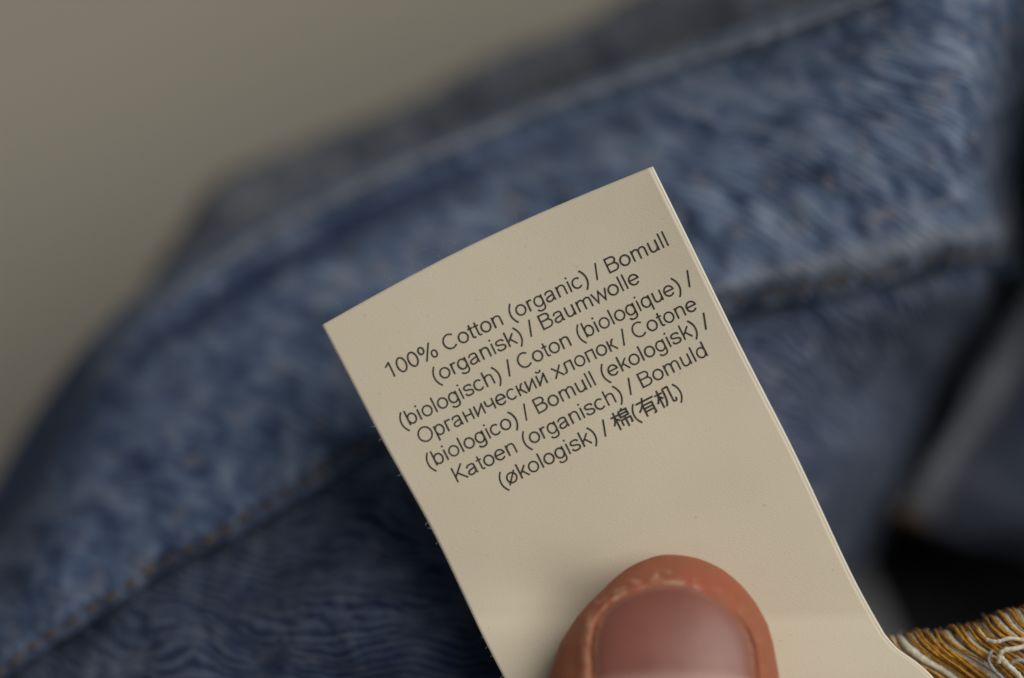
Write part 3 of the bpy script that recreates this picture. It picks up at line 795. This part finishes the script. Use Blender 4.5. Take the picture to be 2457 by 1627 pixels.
# index finger under the label and the web of the hand joining both, out of the picture
def ring_loft(path, rads, flat=0.85, nseg=26):
    base = len(verts); P = catmull(path, 40); R = np.interp(np.linspace(0, 1, 40), np.linspace(0, 1, len(rads)), rads)
    for j in range(40):
        d = Vector(P[min(j+1, 39)] - P[max(j-1, 0)]).normalized()
        a = d.cross(Vector((0, 0, 1))).normalized(); b = a.cross(d)
        for k in range(nseg):
            t = 2 * math.pi * k / nseg
            v = Vector(P[j]) + (a * math.cos(t) + b * flat * math.sin(t)) * R[j] * MM
            verts.append(tuple(v)); dry.append(0.0)
    for j in range(39):
        for k in range(nseg):
            k2 = (k + 1) % nseg
            faces.append((base+j*nseg+k, base+j*nseg+k2, base+(j+1)*nseg+k2, base+(j+1)*nseg+k))
    faces.append(tuple(base + k for k in range(nseg))[::-1]); faces.append(tuple(base + 39*nseg + k for k in range(nseg)))
ring_loft([tuple(at(1640,1490,-9.6)), tuple(at(1645,1520,-9.8)), tuple(at(1660,1640,-10.2)), tuple(at(1700,1950,-12)), tuple(at(1800,2400,-16)), tuple(at(1900,2900,-14)), tuple(at(1850,3400,-4))],
          [0.6, 5.2, 7.6, 8.6, 9.2, 11, 14], 0.92)
ring_loft([tuple(at(1700,2700,8)), tuple(at(1750,3100,3)), tuple(at(1820,3600,0)), tuple(at(1900,4200,0))], [8, 15, 20, 18], 0.8)
me = bpy.data.meshes.new('hand'); me.from_pydata(verts, [], faces); me.update()
at_ = me.attributes.new('dry', 'FLOAT', 'POINT'); at_.data.foreach_set('value', dry)
hand = tag(link('hand', me, M['skin']), 'bare hand whose thumb presses on the cream label', 'hand')

# nail plate
NXn, NYn = 90, 110
nv_, nf_, rim, lunu, keep = [], [], [], [], {}
for j in range(NYn + 1):
    yy = NPOLY[:, 1].min() + (NPOLY[:, 1].max() - NPOLY[:, 1].min()) * j / NYn
    # crossing span of the outline at this distance
    xs = []
    for (x0, y0), (x1, y1) in zip(NPOLY, np.roll(NPOLY, -1, axis=0)):
        if (y0 > yy) != (y1 > yy): xs.append(x0 + (x1 - x0) * (yy - y0) / (y1 - y0))
    if len(xs) < 2: xs = [NPOLY[NPOLY[:, 1].argmin(), 0]] * 2 if j == 0 else [0.0, 0.001]
    xa, xb = min(xs), max(xs)
    a = half(yy / PX, sl, wl) * PX; b = half(yy / PX, sr, wr) * PX
    for i in range(NXn + 1):
        f = i / NXn; x = xa + (xb - xa) * (0.5 - 0.5 * math.cos(math.pi * f))
        nd = nail_dist(x, yy) if 0 < i < NXn and 0 < j < NYn else 0.0
        z = centre_z(yy) + top_z(x, yy, a, b) - 0.06 - 0.16 * math.exp(min(nd, 0) / 0.40) 
        # own transverse arch
        z += 0.10 * (1 - (2 * f - 1) ** 2)
        w_ = at(TU + x / PX, TV + yy / PX, 8)
        nv_.append((w_.x, w_.y, (LABEL_H + z) * MM))
        rim.append(math.exp(min(nd, 0) / 0.12) * (1 if yy < 9 else 0)); lunu.append(smooth(8.3, 9.4, yy - 0.02 * x * x))
for j in range(NYn):
    for i in range(NXn):
        q = j * (NXn + 1) + i; nf_.append((q, q + NXn + 1, q + NXn + 2, q + 1))
me = bpy.data.meshes.new('thumbnail'); me.from_pydata(nv_, [], nf_); me.update()
me.uv_layers.new(name='UVMap')
for nm, data in (('rim', rim), ('lunula', lunu)):
    a_ = me.attributes.new(nm, 'FLOAT', 'POINT'); a_.data.foreach_set('value', data)
nail = link('thumbnail', me, M['nail'], hand)
s_ = nail.modifiers.new('thickness', 'SOLIDIFY'); s_.thickness = 0.35 * MM; s_.offset = -1 if me.polygons[len(me.polygons)//2].normal.z > 0 else 1
